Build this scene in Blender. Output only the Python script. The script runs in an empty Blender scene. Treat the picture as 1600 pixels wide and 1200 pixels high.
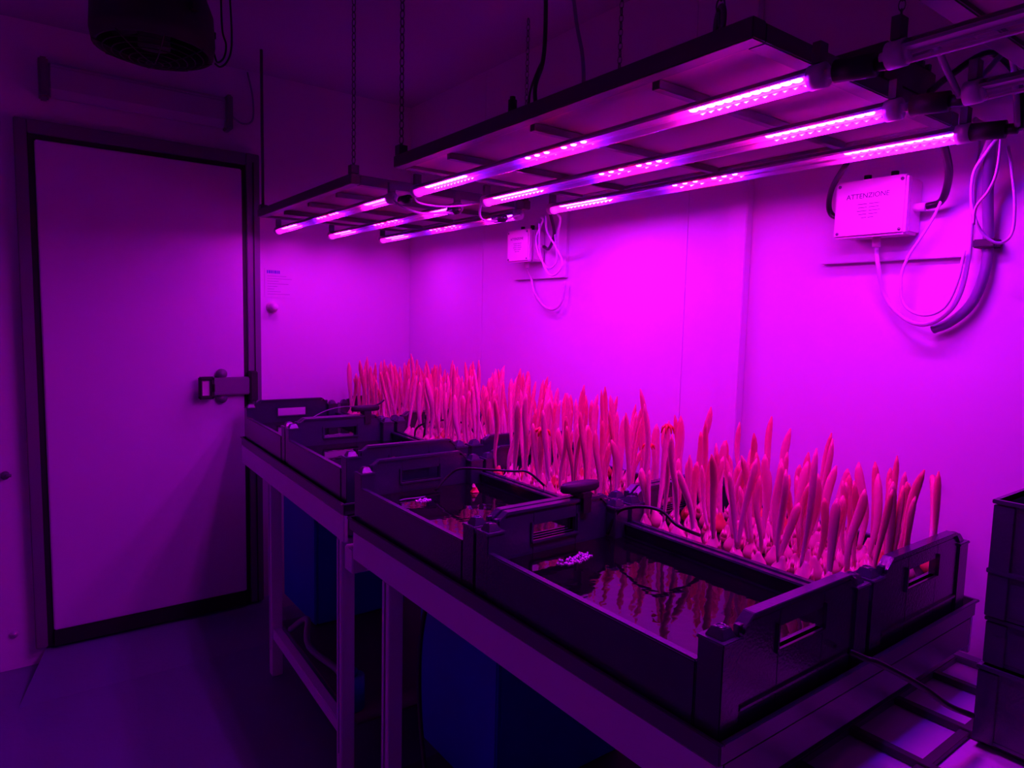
import bpy, bmesh, math, random
from mathutils import Matrix, Vector
random.seed(7)
PI = math.pi
scene = bpy.context.scene
col = scene.collection
FLOOR = -0.077      # the door stands on a low sill, so its foot is z = 0
CEIL = 2.34
XR, XL, YF, YN = 1.653, -1.35, 3.124, -2.4

# ------------------------------------------------------------------ materials
def mat(name, color, rough=0.5, metal=0.0, spec=0.5, var=0.0, scale=8.0, bump=0.0, bscale=60.0):
    m = bpy.data.materials.new(name); m.use_nodes = True
    nt = m.node_tree; b = nt.nodes['Principled BSDF']
    b.inputs['Base Color'].default_value = (*color, 1)
    b.inputs['Roughness'].default_value = rough
    b.inputs['Metallic'].default_value = metal
    b.inputs['Specular IOR Level'].default_value = spec
    tc = nt.nodes.new('ShaderNodeTexCoord')
    if var > 0:
        n = nt.nodes.new('ShaderNodeTexNoise'); n.inputs['Scale'].default_value = scale; n.inputs['Detail'].default_value = 4
        r = nt.nodes.new('ShaderNodeMapRange'); r.inputs['To Min'].default_value = 1 - var; r.inputs['To Max'].default_value = 1 + var
        h = nt.nodes.new('ShaderNodeHueSaturation'); h.inputs['Color'].default_value = (*color, 1)
        nt.links.new(tc.outputs['Object'], n.inputs['Vector']); nt.links.new(n.outputs['Fac'], r.inputs['Value'])
        nt.links.new(r.outputs['Result'], h.inputs['Value']); nt.links.new(h.outputs['Color'], b.inputs['Base Color'])
    if bump > 0:
        n2 = nt.nodes.new('ShaderNodeTexNoise'); n2.inputs['Scale'].default_value = bscale
        bp = nt.nodes.new('ShaderNodeBump'); bp.inputs['Strength'].default_value = bump; bp.inputs['Distance'].default_value = 0.004
        nt.links.new(tc.outputs['Object'], n2.inputs['Vector']); nt.links.new(n2.outputs['Fac'], bp.inputs['Height'])
        nt.links.new(bp.outputs['Normal'], b.inputs['Normal'])
    return m

def emit(name, color, strength):
    m = bpy.data.materials.new(name); m.use_nodes = True
    nt = m.node_tree; nt.nodes.clear()
    e = nt.nodes.new('ShaderNodeEmission'); e.inputs['Color'].default_value = (*color, 1); e.inputs['Strength'].default_value = strength
    o = nt.nodes.new('ShaderNodeOutputMaterial'); nt.links.new(e.outputs[0], o.inputs['Surface'])
    return m

def tube_mat():
    m = bpy.data.materials.new('clear_acrylic_tube'); m.use_nodes = True
    nt = m.node_tree; nt.nodes.clear()
    t = nt.nodes.new('ShaderNodeBsdfTransparent'); t.inputs['Color'].default_value = (.93, .93, .93, 1)
    g = nt.nodes.new('ShaderNodeBsdfGlossy'); g.inputs['Roughness'].default_value = .07
    d = nt.nodes.new('ShaderNodeBsdfTranslucent'); d.inputs['Color'].default_value = (.9, .9, .9, 1)
    lw = nt.nodes.new('ShaderNodeLayerWeight'); lw.inputs['Blend'].default_value = .35
    m1 = nt.nodes.new('ShaderNodeMixShader'); m2 = nt.nodes.new('ShaderNodeMixShader'); m2.inputs['Fac'].default_value = TRANSLUCENT
    o = nt.nodes.new('ShaderNodeOutputMaterial')
    nt.links.new(lw.outputs['Fresnel'], m1.inputs['Fac']); nt.links.new(t.outputs[0], m1.inputs[1]); nt.links.new(g.outputs[0], m1.inputs[2])
    nt.links.new(m1.outputs[0], m2.inputs[1]); nt.links.new(d.outputs[0], m2.inputs[2]); nt.links.new(m2.outputs[0], o.inputs['Surface'])
    return m

def shoot_mat(name, low, high):
    m = mat(name, low, .45, spec=.35); nt = m.node_tree; b = nt.nodes['Principled BSDF']
    tc = nt.nodes.new('ShaderNodeTexCoord'); s = nt.nodes.new('ShaderNodeSeparateXYZ')
    r = nt.nodes.new('ShaderNodeValToRGB'); r.color_ramp.elements[0].color = (*low, 1); r.color_ramp.elements[1].color = (*high, 1)
    r.color_ramp.elements[0].position = .1
    nt.links.new(tc.outputs['Generated'], s.inputs[0]); nt.links.new(s.outputs['Z'], r.inputs['Fac']); nt.links.new(r.outputs['Color'], b.inputs['Base Color'])
    n = nt.nodes.new('ShaderNodeTexNoise'); n.inputs['Scale'].default_value = 90
    mp = nt.nodes.new('ShaderNodeMapping'); mp.inputs['Scale'].default_value = (1, 1, .08)
    bp = nt.nodes.new('ShaderNodeBump'); bp.inputs['Strength'].default_value = .35; bp.inputs['Distance'].default_value = .002
    nt.links.new(tc.outputs['Object'], mp.inputs[0]); nt.links.new(mp.outputs[0], n.inputs['Vector']); nt.links.new(n.outputs['Fac'], bp.inputs['Height'])
    nt.links.new(bp.outputs['Normal'], b.inputs['Normal'])
    return m

LED = 330.0
TRANSLUCENT = .04
M = dict(
    wall=mat('white_wall_panel', (.80, .76, .80), .45, spec=.3, var=.03, scale=2),
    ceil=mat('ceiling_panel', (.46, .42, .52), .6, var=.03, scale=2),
    floor=mat('blue_grey_resin_floor', (.13, .2, .26), .5, var=.12, scale=3, bump=.15),
    door=mat('door_skin', (.66, .6, .70), .4, spec=.3, var=.03, scale=2),
    frame=mat('grey_aluminium_frame', (.16, .15, .18), .45, var=.05),
    rubber=mat('black_rubber', (.012, .012, .014), .6, var=.1),
    black=mat('black_plastic', (.036, .023, .072), .22, spec=.9, var=.15, scale=20, bump=.1, bscale=200),
    black2=mat('black_plastic_gloss', (.02, .018, .024), .3, var=.1),
    steel=mat('pale_coated_steel', (.80, .66, .90), .42, spec=.5, var=.06, scale=5),
    tray=mat('grey_plastic_tray', (.12, .09, .16), .3, var=.06, scale=6),
    blue=mat('blue_plastic', (.01, .03, .48), .5, var=.06),
    lamp=mat('dark_lamp_metal', (.07, .055, .07), .5, var=.1, scale=12),
    panel=mat('lamp_backing_board', (.27, .18, .19), .6, var=.05),
    board=mat('led_circuit_board', (.75, .7, .75), .5, var=.03),
    cap=mat('clear_end_cap', (.7, .65, .7), .3, var=.03),
    box=mat('white_box_plastic', (.85, .72, .72), .35, var=.02),
    ink=mat('dark_print', (.14, .10, .16), .6, var=.02), inkb=mat('blue_print', (.15, .15, .6), .6, var=.02),
    screw=mat('dull_screw', (.2, .18, .2), .4, metal=.5, var=.05),
    cablew=mat('white_cable', (.75, .66, .75), .4, var=.03), cableb=mat('black_cable', (.012, .012, .015), .35, var=.1),
    cableg=mat('grey_cable', (.22, .16, .3), .4, var=.05),
    chain=mat('dull_chain_metal', (.12, .11, .13), .4, metal=.6, var=.1),
    soil=mat('black_wet_bed', (.02, .015, .02), .3, var=.3, scale=60, bump=.4),
    white=mat('white_sheet', (.8, .72, .85), .45, var=.03),
    floater=mat('orange_bulb_scale', (.9, .12, .06), .5, var=.1, scale=60),
    bubble=mat('air_bubble_film', (.75, .65, .8), .08, spec=1.0, var=.02),
    fixture=mat('fixture_housing', (.45, .4, .5), .4, var=.03),
    bulb=mat('pale_bulb_skin', (.97, .5, .44), .4, spec=.4, var=.12, scale=30),
    bulb2=mat('reddish_bulb_skin', (.85, .3, .12), .4, spec=.4, var=.15, scale=30),
    shoot=shoot_mat('pale_shoot', (.97, .45, .62), (.92, .16, .24)),
    shoot2=shoot_mat('amber_shoot', (.95, .38, .48), (.84, .12, .14)),
    bud=mat('ruddy_bud', (.8, .16, .03), .5, var=.1, scale=60),
    red_far=emit('far_lamp_red_led', (1, .0045, .18), LED*.50), blue_far=emit('far_lamp_blue_led', (.12, .0022, 1), LED*.50*2.5),
    red=emit('red_led', (1, .0045, .18), LED), blueled=emit('blue_led', (.12, .0022, 1), LED * 2.5),
)
M['tube'] = tube_mat()
def water_mat():
    m = mat('dark_water', (.004, .003, .006), .03, spec=.5)
    nt = m.node_tree; b = nt.nodes['Principled BSDF']; b.inputs['IOR'].default_value = 1.4
    tc = nt.nodes.new('ShaderNodeTexCoord'); n = nt.nodes.new('ShaderNodeTexNoise'); n.inputs['Scale'].default_value = 22; n.inputs['Detail'].default_value = 2
    bp = nt.nodes.new('ShaderNodeBump'); bp.inputs['Strength'].default_value = .25; bp.inputs['Distance'].default_value = .003
    nt.links.new(tc.outputs['Object'], n.inputs['Vector']); nt.links.new(n.outputs['Fac'], bp.inputs['Height']); nt.links.new(bp.outputs['Normal'], b.inputs['Normal'])
    return m
M['water'] = water_mat()

# ------------------------------------------------------------------ mesh builder
class MB:
    def __init__(s): s.v = []; s.f = []; s.mi = []; s.sm = []
    def add(s, vs, fs, mi=0, smooth=False):
        o = len(s.v); s.v += [tuple(v) for v in vs]
        for f in fs: s.f.append([o + i for i in f]); s.mi.append(mi); s.sm.append(smooth)
    def box(s, x0, x1, y0, y1, z0, z1, mi=0):
        s.add([(x0,y0,z0),(x1,y0,z0),(x1,y1,z0),(x0,y1,z0),(x0,y0,z1),(x1,y0,z1),(x1,y1,z1),(x0,y1,z1)],
              [(0,3,2,1),(4,5,6,7),(0,1,5,4),(1,2,6,5),(2,3,7,6),(3,0,4,7)], mi)
    def frustum(s, x0, x1, y0, y1, z0, z1, ins, mi=0):
        s.add([(x0,y0,z0),(x1,y0,z0),(x1,y1,z0),(x0,y1,z0),(x0+ins,y0+ins,z1),(x1-ins,y0+ins,z1),(x1-ins,y1-ins,z1),(x0+ins,y1-ins,z1)],
              [(0,3,2,1),(4,5,6,7),(0,1,5,4),(1,2,6,5),(2,3,7,6),(3,0,4,7)], mi)
    def prism(s, poly, axis, a, b, mi=0):
        """poly of 2d points, extruded along axis 'x','y' or 'z' from a to b"""
        def P(p, t): return {'x': (t, p[0], p[1]), 'y': (p[0], t, p[1]), 'z': (p[0], p[1], t)}[axis]
        n = len(poly); vs = [P(p, a) for p in poly] + [P(p, b) for p in poly]
        s.add(vs, [list(range(n))[::-1], list(range(n, 2*n))] + [(i, (i+1) % n, n+(i+1) % n, n+i) for i in range(n)], mi)
    def tube(s, pts, r, n=8, mi=0, cap=True, squash=None):
        pts = [Vector(p) for p in pts]; rs = r if isinstance(r, (list, tuple)) else [r]*len(pts)
        vs = []; up = None
        for i, p in enumerate(pts):
            t = (pts[min(i+1, len(pts)-1)] - pts[max(i-1, 0)]).normalized()
            if up is None: up = Vector((0,0,1)) if abs(t.z) < .9 else Vector((1,0,0))
            a = t.cross(up).normalized(); b = t.cross(a).normalized(); up = -b if up.dot(b) < 0 else b
            b = up; a = t.cross(b).normalized()
            for k in range(n):
                w = 2*PI*k/n; vs.append(p + a*math.cos(w)*rs[i]*(squash or 1) + b*math.sin(w)*rs[i])
        fs = []
        for i in range(len(pts)-1):
            for k in range(n): fs.append((i*n+k, i*n+(k+1) % n, (i+1)*n+(k+1) % n, (i+1)*n+k))
        if cap: fs += [list(range(n))[::-1], [(len(pts)-1)*n+k for k in range(n)]]
        s.add(vs, fs, mi, True)
    def cyl(s, a, b, r, n=16, mi=0): s.tube([a, b], r, n, mi)
    def torus(s, c, R, r, rot, N=12, n=6, sx=1, mi=0):
        vs = []; fs = []
        for i in range(N):
            w = 2*PI*i/N
            for k in range(n):
                q = 2*PI*k/n; v = Vector(((R*sx + r*math.cos(q))*math.cos(w), r*math.sin(q), (R + r*math.cos(q))*math.sin(w)))
                vs.append(rot @ v + Vector(c))
        for i in range(N):
            for k in range(n): fs.append((i*n+k, i*n+(k+1) % n, ((i+1) % N)*n+(k+1) % n, ((i+1) % N)*n+k))
        s.add(vs, fs, mi, True)
    def ball(s, c, r, n=8, m=6, sz=1, mi=0):
        vs = []; fs = []
        for j in range(m+1):
            t = PI*j/m
            for i in range(n): w = 2*PI*i/n; vs.append((c[0]+r*math.sin(t)*math.cos(w), c[1]+r*math.sin(t)*math.sin(w), c[2]+r*sz*math.cos(t)))
        for j in range(m):
            for i in range(n): fs.append((j*n+i, j*n+(i+1) % n, (j+1)*n+(i+1) % n, (j+1)*n+i)[::-1])
        s.add(vs, fs, mi, True)
    def mesh(s, name, mats, bevel=0):
        me = bpy.data.meshes.new(name); me.from_pydata(s.v, [], s.f)
        for mm in (mats if isinstance(mats, (list, tuple)) else [mats]): me.materials.append(mm)
        for p, i, sm in zip(me.polygons, s.mi, s.sm): p.material_index = i; p.use_smooth = sm
        bm = bmesh.new(); bm.from_mesh(me); bmesh.ops.recalc_face_normals(bm, faces=bm.faces[:])
        if bevel:
            es = [e for e in bm.edges if len(e.link_faces) == 2 and e.calc_face_angle(0) > .6]
            bmesh.ops.bevel(bm, geom=es, offset=bevel, segments=2, affect='EDGES', clamp_overlap=True)
        bm.to_mesh(me); bm.free()
        return me
    def build(s, name, mats, parent=None, bevel=0, loc=(0,0,0), rotz=0):
        o = bpy.data.objects.new(name, s.mesh(name, mats, bevel)); col.objects.link(o)
        o.parent = parent; o.location = loc; o.rotation_euler.z = rotz
        return o

def smooth_path(pts, k=6):
    P = [Vector(p) for p in pts]; P = [P[0]*2-P[1]] + P + [P[-1]*2-P[-2]]; out = []
    for i in range(1, len(P)-2):
        a, b, c, d = P[i-1:i+3]
        for j in range(k):
            t = j/k
            out.append(.5*((2*b) + (c-a)*t + (2*a-5*b+4*c-d)*t*t + (3*b-a-3*c+d)*t**3))
    out.append(P[-2]); return out

def tag(o, label, cat, group=None, kind=None):
    o['label'] = label; o['category'] = cat
    if group: o['group'] = group
    if kind: o['kind'] = kind
    return o
def thing(name, label, cat, loc=(0,0,0), rotz=0, group=None):
    o = bpy.data.objects.new(name, None); col.objects.link(o); o.location = loc; o.rotation_euler.z = rotz
    o.empty_display_size = .1
    return tag(o, label, cat, group)
def structure(o): o['kind'] = 'structure'; return o
def kids(o): return [c for c in bpy.data.objects if c.parent == o]
def copy_tree(o, parent=None):
    c = o.copy(); col.objects.link(c); c.parent = parent
    for ch in kids(o): copy_tree(ch, c)
    return c

# ------------------------------------------------------------------ room shell
T = .12
def sbox(name, m, *b):
    q = MB(); q.box(*b); return structure(q.build(name, m))
sbox('floor', M['floor'], XL-T, XR+T, YN-T, YF+T, FLOOR-T, FLOOR)
sbox('ceiling', M['ceil'], XL-T, XR+T, YN-T, YF+T, CEIL, CEIL+T)
sbox('wall_far', M['wall'], XL-T, XR+T, YF, YF+T, FLOOR, CEIL)
sbox('wall_left', M['wall'], XL-T, XL, YN-T, YF, FLOOR, CEIL)
sbox('wall_near', M['wall'], XL, XR, YN-T, YN, FLOOR, CEIL)
q = MB()   # right wall made of insulated panels with narrow joints
ys = [YN-T, -1.0, .05, 1.36, 2.46, YF]
for a, b in zip(ys, ys[1:]): q.box(XR, XR+T, a+.0012, b-.0012, FLOOR, CEIL)
q.box(XR+.003, XR+T+.01, YN-T, YF, FLOOR, CEIL)
structure(q.build('wall_right', M['wall']))
q = MB(); q.box(XR-.028, XR, 1.138, 1.200, FLOOR, CEIL); structure(q.build('trim_1', M['wall'], bevel=.002))
q = MB(); q.add([(-.02, 2.80, FLOOR), (.95, 2.80, FLOOR), (.95, YF, FLOOR), (.063, YF, FLOOR), (.080, YF-.002, -.004), (.95, YF-.002, -.004)], [(0,1,5,4),(0,4,3),(1,2,5),(3,4,5,2),(0,3,2,1)]); structure(q.build('trim_2', M['floor']))   # door sill ramp

# door
D = YF
dr = bpy.data.objects.new('door_1', None); col.objects.link(dr); structure(dr); dr.location = (.458, D, 0)
def dpart(q, name, m, bevel=0, parent=dr):
    o = q.build(name, m, parent, bevel); o.location = (-.458, -D, 0) if parent is dr else (0,0,0); return o
q = MB(); q.box(.100, .822, D-.050, D-.004, .062, 1.915); leaf = dpart(q, 'door_leaf', M['door'], .004)
q = MB(); q.box(.100, .822, D-.054, D-.004, .002, .060); dpart(q, 'bottom_sweep', M['rubber'])
q = MB()
q.box(.080, .099, D-.040, D-.002, 0, 1.934); q.box(.823, .840, D-.040, D-.002, 0, 1.934); q.box(.0992, .8228, D-.040, D-.002, 1.916, 1.934)
dpart(q, 'door_gasket', M['rubber'])
q = MB()
q.box(.040, .079, D-.048, D, FLOOR+.078, 1.985); q.box(.841, .897, D-.048, D, 0, 1.985); q.box(.0795, .8405, D-.048, D, 1.935, 1.985)
dpart(q, 'door_frame', M['frame'], .003)
q = MB(); q.box(.868, .872, D-.052, D-.048, 0, 1.95); dpart(q, 'frame_seam', M['rubber'])
q = MB(); q.box(.672, .838, D-.088, D-.050, .955, 1.030); q.cyl((.725, D-.052, 1.045), (.725, D-.075, 1.045), .022); q.cyl((.725, D-.052, .942), (.725, D-.075, .942), .022)
h = dpart(q, 'latch_housing', M['frame'], .005)
q = MB()      # ring-shaped pull
for a, b, c, d in [(.628,.640,.945,1.035), (.672,.688,.945,1.035), (.628,.688,1.022,1.037), (.628,.688,.943,.958)]: q.box(a, b, D-.105, D-.078, c, d)
q.box(.674, .690, D-.105, D-.055, .97, 1.01)
dpart(q, 'pull_handle', M['rubber'], .004)
q = MB(); q.box(.640, .672, D-.092, D-.088, .958, 1.022); dpart(q, 'handle_plate', M['box'])
q = MB(); q.box(.836, .868, D-.095, D-.048, .925, 1.055); dpart(q, 'latch_catch', M['rubber'], .004)

# fluorescent fixture above the door
t = thing('ceiling_light_fixture', 'long unlit tube light fixture mounted on the wall above the door', 'light fixture', (.45, D, 2.13))
q = MB(); q.prism([(D-.001, 2.19), (D-.05, 2.20), (D-.07, 2.18), (D-.07, 2.10), (D-.05, 2.07), (D-.001, 2.08)], 'x', .15, .76)
q.build('housing', M['fixture'], t, .006, (-.45, -D, -2.13))
for a, b in ((.12, .15), (.76, .785)):
    q = MB(); q.box(a, b, D-.078, D, 2.065, 2.205); q.build('end_cap', M['frame'], t, .006, (-.45, -D, -2.13))
q = MB(); q.tube(smooth_path([(.785, D-.04, 2.13), (.83, D-.02, 2.112), (.868, D-.012, 2.12), (.884, D-.012, 2.15), (.882, D-.012, 2.234), (.862, D-.012, 2.33)]), .004)
tag(q.build('power_cable', M['cableg']), 'thin cable dropping from the ceiling to the fixture above the door', 'cable')

# ceiling fan
t = thing('ceiling_fan', 'dark round fan unit with wire guard hanging from the ceiling before the door', 'fan', (.39, 2.40, CEIL-.045))
q = MB(); q.cyl((0,0,.001), (0,0,.045), .07, 20); q.build('mounting_base', M['rubber'], t)
q = MB(); q.cyl((0,0,-.07), (0,0,.002), .02, 14); q.cyl((0,0,-.006), (0,0,.0), .136, 30); q.build('top_plate', M['rubber'], t)
q = MB(); n = 36
prof = [(.135, 0), (.150, -.03), (.168, -.08), (.172, -.16), (.165, -.20)]
vs = [(r*math.cos(2*PI*k/n), r*math.sin(2*PI*k/n), z) for r, z in prof for k in range(n)] + [((r-.012)*math.cos(2*PI*k/n), (r-.012)*math.sin(2*PI*k/n), z) for r, z in prof[::-1] for k in range(n)]
q.add(vs, [(j*n+k, j*n+(k+1) % n, (j+1)*n+(k+1) % n, (j+1)*n+k) for j in range(9) for k in range(n)], 0, True)
q.build('shroud', M['rubber'], t)
q = MB()
for i in range(1, 8):
    R_ = .160*i/7; z = -.20 - .038*math.cos(R_/.160*PI/2)
    q.torus((0,0,z), R_, .0018, Matrix.Rotation(PI/2, 3, 'X'), 28, 5)
for k in range(8):
    w = 2*PI*k/8; q.tube([(.165*math.cos(w)*s_, .165*math.sin(w)*s_, -.20-.038*math.cos(s_*PI/2)) for s_ in (0, .3, .6, .85, 1)], .002, 5)
q.build('wire_guard', M['rubber'], t)
q = MB(); q.cyl((0,0,-.06), (0,0,-.19), .045, 20); q.build('motor', M['rubber'], t)
for k in range(5):
    q = MB(); w = 2*PI*k/5; pts = []
    for rr, hw, tw in ((.04, .018, .6), (.09, .032, .5), (.145, .040, .35)):
        for s_ in (-1, 1): pts.append(Vector((rr, s_*hw*math.cos(tw), -.125 + s_*hw*math.sin(tw))))
    R3 = Matrix.Rotation(w, 3, 'Z'); top = [R3 @ p for p in pts]; bot = [R3 @ (p - Vector((0,0,.003))) for p in pts]
    q.add(top+bot, [(0,1,3,2),(2,3,5,4),(6,8,9,7),(8,10,11,9),(0,2,8,6),(2,4,10,8),(1,7,9,3),(3,9,11,5),(4,5,11,10),(0,6,7,1)])
    q.build('fan_blade', M['rubber'], t)
for w in (.2, 2.1, 3.5, 5.2):
    q = MB(); q.box(.160, .186, -.012, .012, -.11, -.09); q.build('mounting_lug', M['rubber'], t, rotz=w)
q = MB(); q.tube(smooth_path([(.585, 2.40, CEIL-.001), (.588, 2.4, 2.212), (.599, 2.4, 2.166), (.592, 2.4, 2.125), (.572, 2.4, 2.105), (.562, 2.4, 2.13)]), .0032)
tag(q.build('fan_cable', M['cableb']), 'inner of two thin black cables looping to the ceiling fan', 'cable')
q = MB(); q.tube(smooth_path([(.612, 2.40, CEIL-.001), (.617, 2.4, 2.214), (.614, 2.4, 2.15), (.600, 2.4, 2.112), (.580, 2.4, 2.093), (.563, 2.4, 2.10)]), .0032)
tag(q.build('fan_cable', M['cableb']), 'outer of two thin black cables looping to the ceiling fan', 'cable')

# things on the far wall right of the door and left of it
t = thing('wall_notice', 'pale printed notice with a blue heading on the wall right of the door', 'notice', (1.0, D, 1.44))
q = MB(); q.box(-.072, .062, -.0015, 0, -.060, .068); q.build('sheet', M['wall'], t)
q = MB(); x = -.062
for w_ in (.008, .010, .008, .006, .010, .007, .008):
    q.box(x, x+w_-.002, -.0022, -.0016, .046, .060); x += w_+.0004
q.build('heading', M['inkb'], t)
q = MB()
for i, l in enumerate((.085, .11, .05, .095, .045, .03, .06, .10)):
    q.box(-.060, -.060+l, -.0021, -.0016, .034-i*.0115, .0352-i*.0115)
q.build('fine_print', M['cableg'], t)
t = thing('wall_button', 'round white button on the wall below the blue headed notice', 'button', (.960, D, 1.335))
q = MB(); q.cyl((0,0,0), (0,-.03,0), .018, 20); q.ball((0,-.032,0), .019, 14, 8); q.build('push_cap', M['box'], t)
q = MB(); q.cyl((0,0,0), (0,-.006,0), .026, 20); q.build('rosette', M['box'], t)
q = MB(); q.cyl((-.03,D,.683), (-.03,D-.022,.683), .014, 14); q.cyl((-.03,D-.02,.683), (-.012,D-.024,.683), .006, 8); tag(q.build('wall_hook', M['frame']), 'small grey hook on the wall left of the door at knee height', 'hook')
q = MB(); q.cyl((-.025,D,.064), (-.025,D-.008,.064), .014, 14); q.cyl((-.025,D-.006,.064), (-.025,D-.012,.064), .006, 8); tag(q.build('wall_plug', M['door']), 'small round plug low on the wall left of the door', 'plug')
q = MB(); q.cyl((XR,.624,.962), (XR-.012,.624,.955), .004, 8); tag(q.build('wall_screw', M['inkb']), 'tiny dark screw in the bright wall above the nearest shoots', 'screw')

# ------------------------------------------------------------------ lamps
TZ = 1.655
def led_cluster(ys, x, z, r, name, parent, mats):
    q = MB()
    for i, y in enumerate(ys):
        blue = (len(ys) > 6 and (i % 3 == 1 or i == 0)) or (len(ys) <= 6 and i in (0, 5))
        n_ = 8; vs = []
        for rr, zz in ((r, -.0002), (r*.8, -.0024), (0, -.0032)):
            if rr: vs += [(x+rr*math.cos(2*PI*k/n_), y+rr*math.sin(2*PI*k/n_), z+zz) for k in range(n_)]
            else: vs.append((x, y, z+zz))
        fs = [(k, (k+1) % n_, n_+(k+1) % n_, n_+k) for k in range(n_)] + [(n_+k, n_+(k+1) % n_, 2*n_) for k in range(n_)]
        q.add(vs, fs, 1 if blue else 0, True)
    return q.build(name, mats, parent)

def make_lamp(y0, y1, label, clusters, tube_y, fx0=.825, fx1=1.495):
    """frame rails run along Y; local = world"""
    cx, cy = 1.16, (y0+y1)/2
    t = thing('grow_light', label, 'grow light', (cx, cy, 1.70), group=None)
    off = (-cx, -cy, -1.70)
    for xx in (fx0, fx1-.03):
        q = MB(); q.box(xx, xx+.03, y0, y1, 1.692, 1.722); q.build('side_rail', M['lamp'], t, .002, off)
    for yy in (y0, y1-.03):
        q = MB(); q.box(fx0+.03, fx1-.03, yy, yy+.03, 1.692, 1.720); q.build('end_bar', M['lamp'], t, .002, off)
    q = MB(); q.box(fx0+.028, fx1-.028, y0+.028, y1-.028, 1.700, 1.706); q.build('backing_board', M['panel'], t, 0, off)
    for yy in (y0+.2, (y0+y1)/2-.01, y1-.22):
        q = MB(); q.box(fx0+.04, fx1-.04, yy, yy+.016, 1.684, 1.699); q.build('cross_bracket', M['lamp'], t, .001, off)
    for i, x in enumerate((.93, 1.16, 1.39)):
        ta, tb = tube_y
        tb_ = tb - (0, .005, .035)[i]; ta_ = ta - (0, -.002, .015)[i]
        q = MB(); n_ = 24
        vs = [(x+.0155*math.cos(2*PI*k/n_), y, TZ+.0155*math.sin(2*PI*k/n_)) for y in (ta_, tb_) for k in range(n_)]
        q.add(vs, [(k, (k+1) % n_, n_+(k+1) % n_, n_+k) for k in range(n_)], 0, True)
        tube = q.build('lamp_tube', M['tube'], t, 0, off)
        q = MB(); q.box(x-.0140, x+.0140, ta_+.004, tb_-.004, TZ+.0040, TZ+.0052); q.box(x-.0147, x-.0141, ta_+.004, tb_-.004, TZ+.0004, TZ+.0052); q.box(x+.0141, x+.0147, ta_+.004, tb_-.004, TZ+.0004, TZ+.0052); q.build('shielded_circuit_board', M['board'], tube)  # board plus side lips added to stop LED light spilling upward
        for yy in (ta_, tb_):
            q = MB(); s_ = -1 if yy == ta_ else 1
            q.tube([(x, yy-s_*.008, TZ), (x, yy+s_*.014, TZ)], .0172, 20); q.cyl((x, yy+s_*.014, TZ), (x, yy+s_*.024, TZ), .007, 10)
            q.build('end_cap', M['cap'], tube, .0)
            q = MB(); q.box(x-.010, x+.010, yy+s_*.003-.006, yy+s_*.003+.006, TZ+.016, 1.700); q.build('tube_clip', M['lamp'], tube)
        if clusters:
            d = (0, .008, -.022)[i]
            for j, (a, b, k) in enumerate(clusters):
                if k == 6: ysx = [a+d + (b-a)*u for u in (0, .165, .33, .64, .82, 1)]
                else: ysx = [a+d + (b-a)*u/(k-1) for u in range(k)]
                led_cluster(ysx, x, TZ+.0038, .0086 if k > 6 else .0066, 'led_row', tube, [M['red'], M['blueled']] if y0 < 1.5 else [M['red_far'], M['blue_far']])
    return t
make_lamp(.584, 1.655, 'lit three-tube grow light over the nearer crates', [(.580, .765, 12), (1.035, 1.215, 6), (1.475, 1.660, 12)], (.550, 1.715))
make_lamp(1.930, 2.862, 'lit three-tube grow light at the far end beside the door wall', [(1.912, 2.055, 12), (2.295, 2.472, 6), (2.722, 2.870, 12)], (1.880, 2.925))
make_lamp(-.72, .40, 'unlit three-tube grow light at upper right, nearest the camera', None, (-.75, .438))

# chains
def make_chain(x, y, z0, z1, label, hook=False, group=None):
    t = thing('hanging_chain', label, 'chain', (x, y, z1), group=group)
    q = MB(); z = 0; i = 0; L = z1-z0
    while z < L-.012:
        R3 = Matrix.Rotation(PI/2*(i % 2)+.4, 3, 'Z') @ Matrix.Diagonal((.55, 1, 1)).to_3x3()
        q.torus((0, 0, -z-.012), .0115, .0020, R3, 10, 5); z += .0195; i += 1
    q.build('chain_links', M['chain'], t)
    if hook:
        q = MB(); q.torus((0, 0, -L+.004), .021, .0045, Matrix.Rotation(.9, 3, 'Z'), 20, 8); q.build('hook_ring', M['chain'], t)
    else:
        q = MB(); q.box(-.012, .012, -.012, .012, -L-.004, -L+.02); q.build('chain_bracket', M['lamp'], t)
    return t
make_chain(.845, .655, 1.735, CEIL, 'chain with a thick ring holding the near left corner of the nearer lit lamp', True)
make_chain(.840, 1.640, 1.728, CEIL, 'chain rising from the far left corner of the nearer lit lamp')
make_chain(1.480, 1.500, 1.728, CEIL, 'chain behind the nearer lit lamp towards the bright wall')
make_chain(.840, 1.945, 1.728, CEIL, 'chain holding the near left corner of the far lit lamp')
make_chain(1.480, 1.95, 1.728, CEIL, 'chain at the wall side of the far lit lamp')
make_chain(1.480, .70, 1.728, CEIL, 'chain at the near right corner of the nearer lit lamp')
q = MB(); q.cyl((.842, 2.845, 1.722), (.842, 2.845, CEIL), .006, 8); q.box(.828, .856, 2.83, 2.86, 1.722, 1.74)
tag(q.build('hanging_rod', M['chain']), 'thin rod from the ceiling to the far left corner of the far lamp', 'rod')
for x in (.84, 1.48):
    for y in (.37, -.69):
        make_chain(x, y, 1.728, CEIL, 'chain holding the unlit lamp at upper right on its %s %s corner' % ('wall side' if x > 1 else 'aisle side', 'far' if y > 0 else 'near'))

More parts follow.
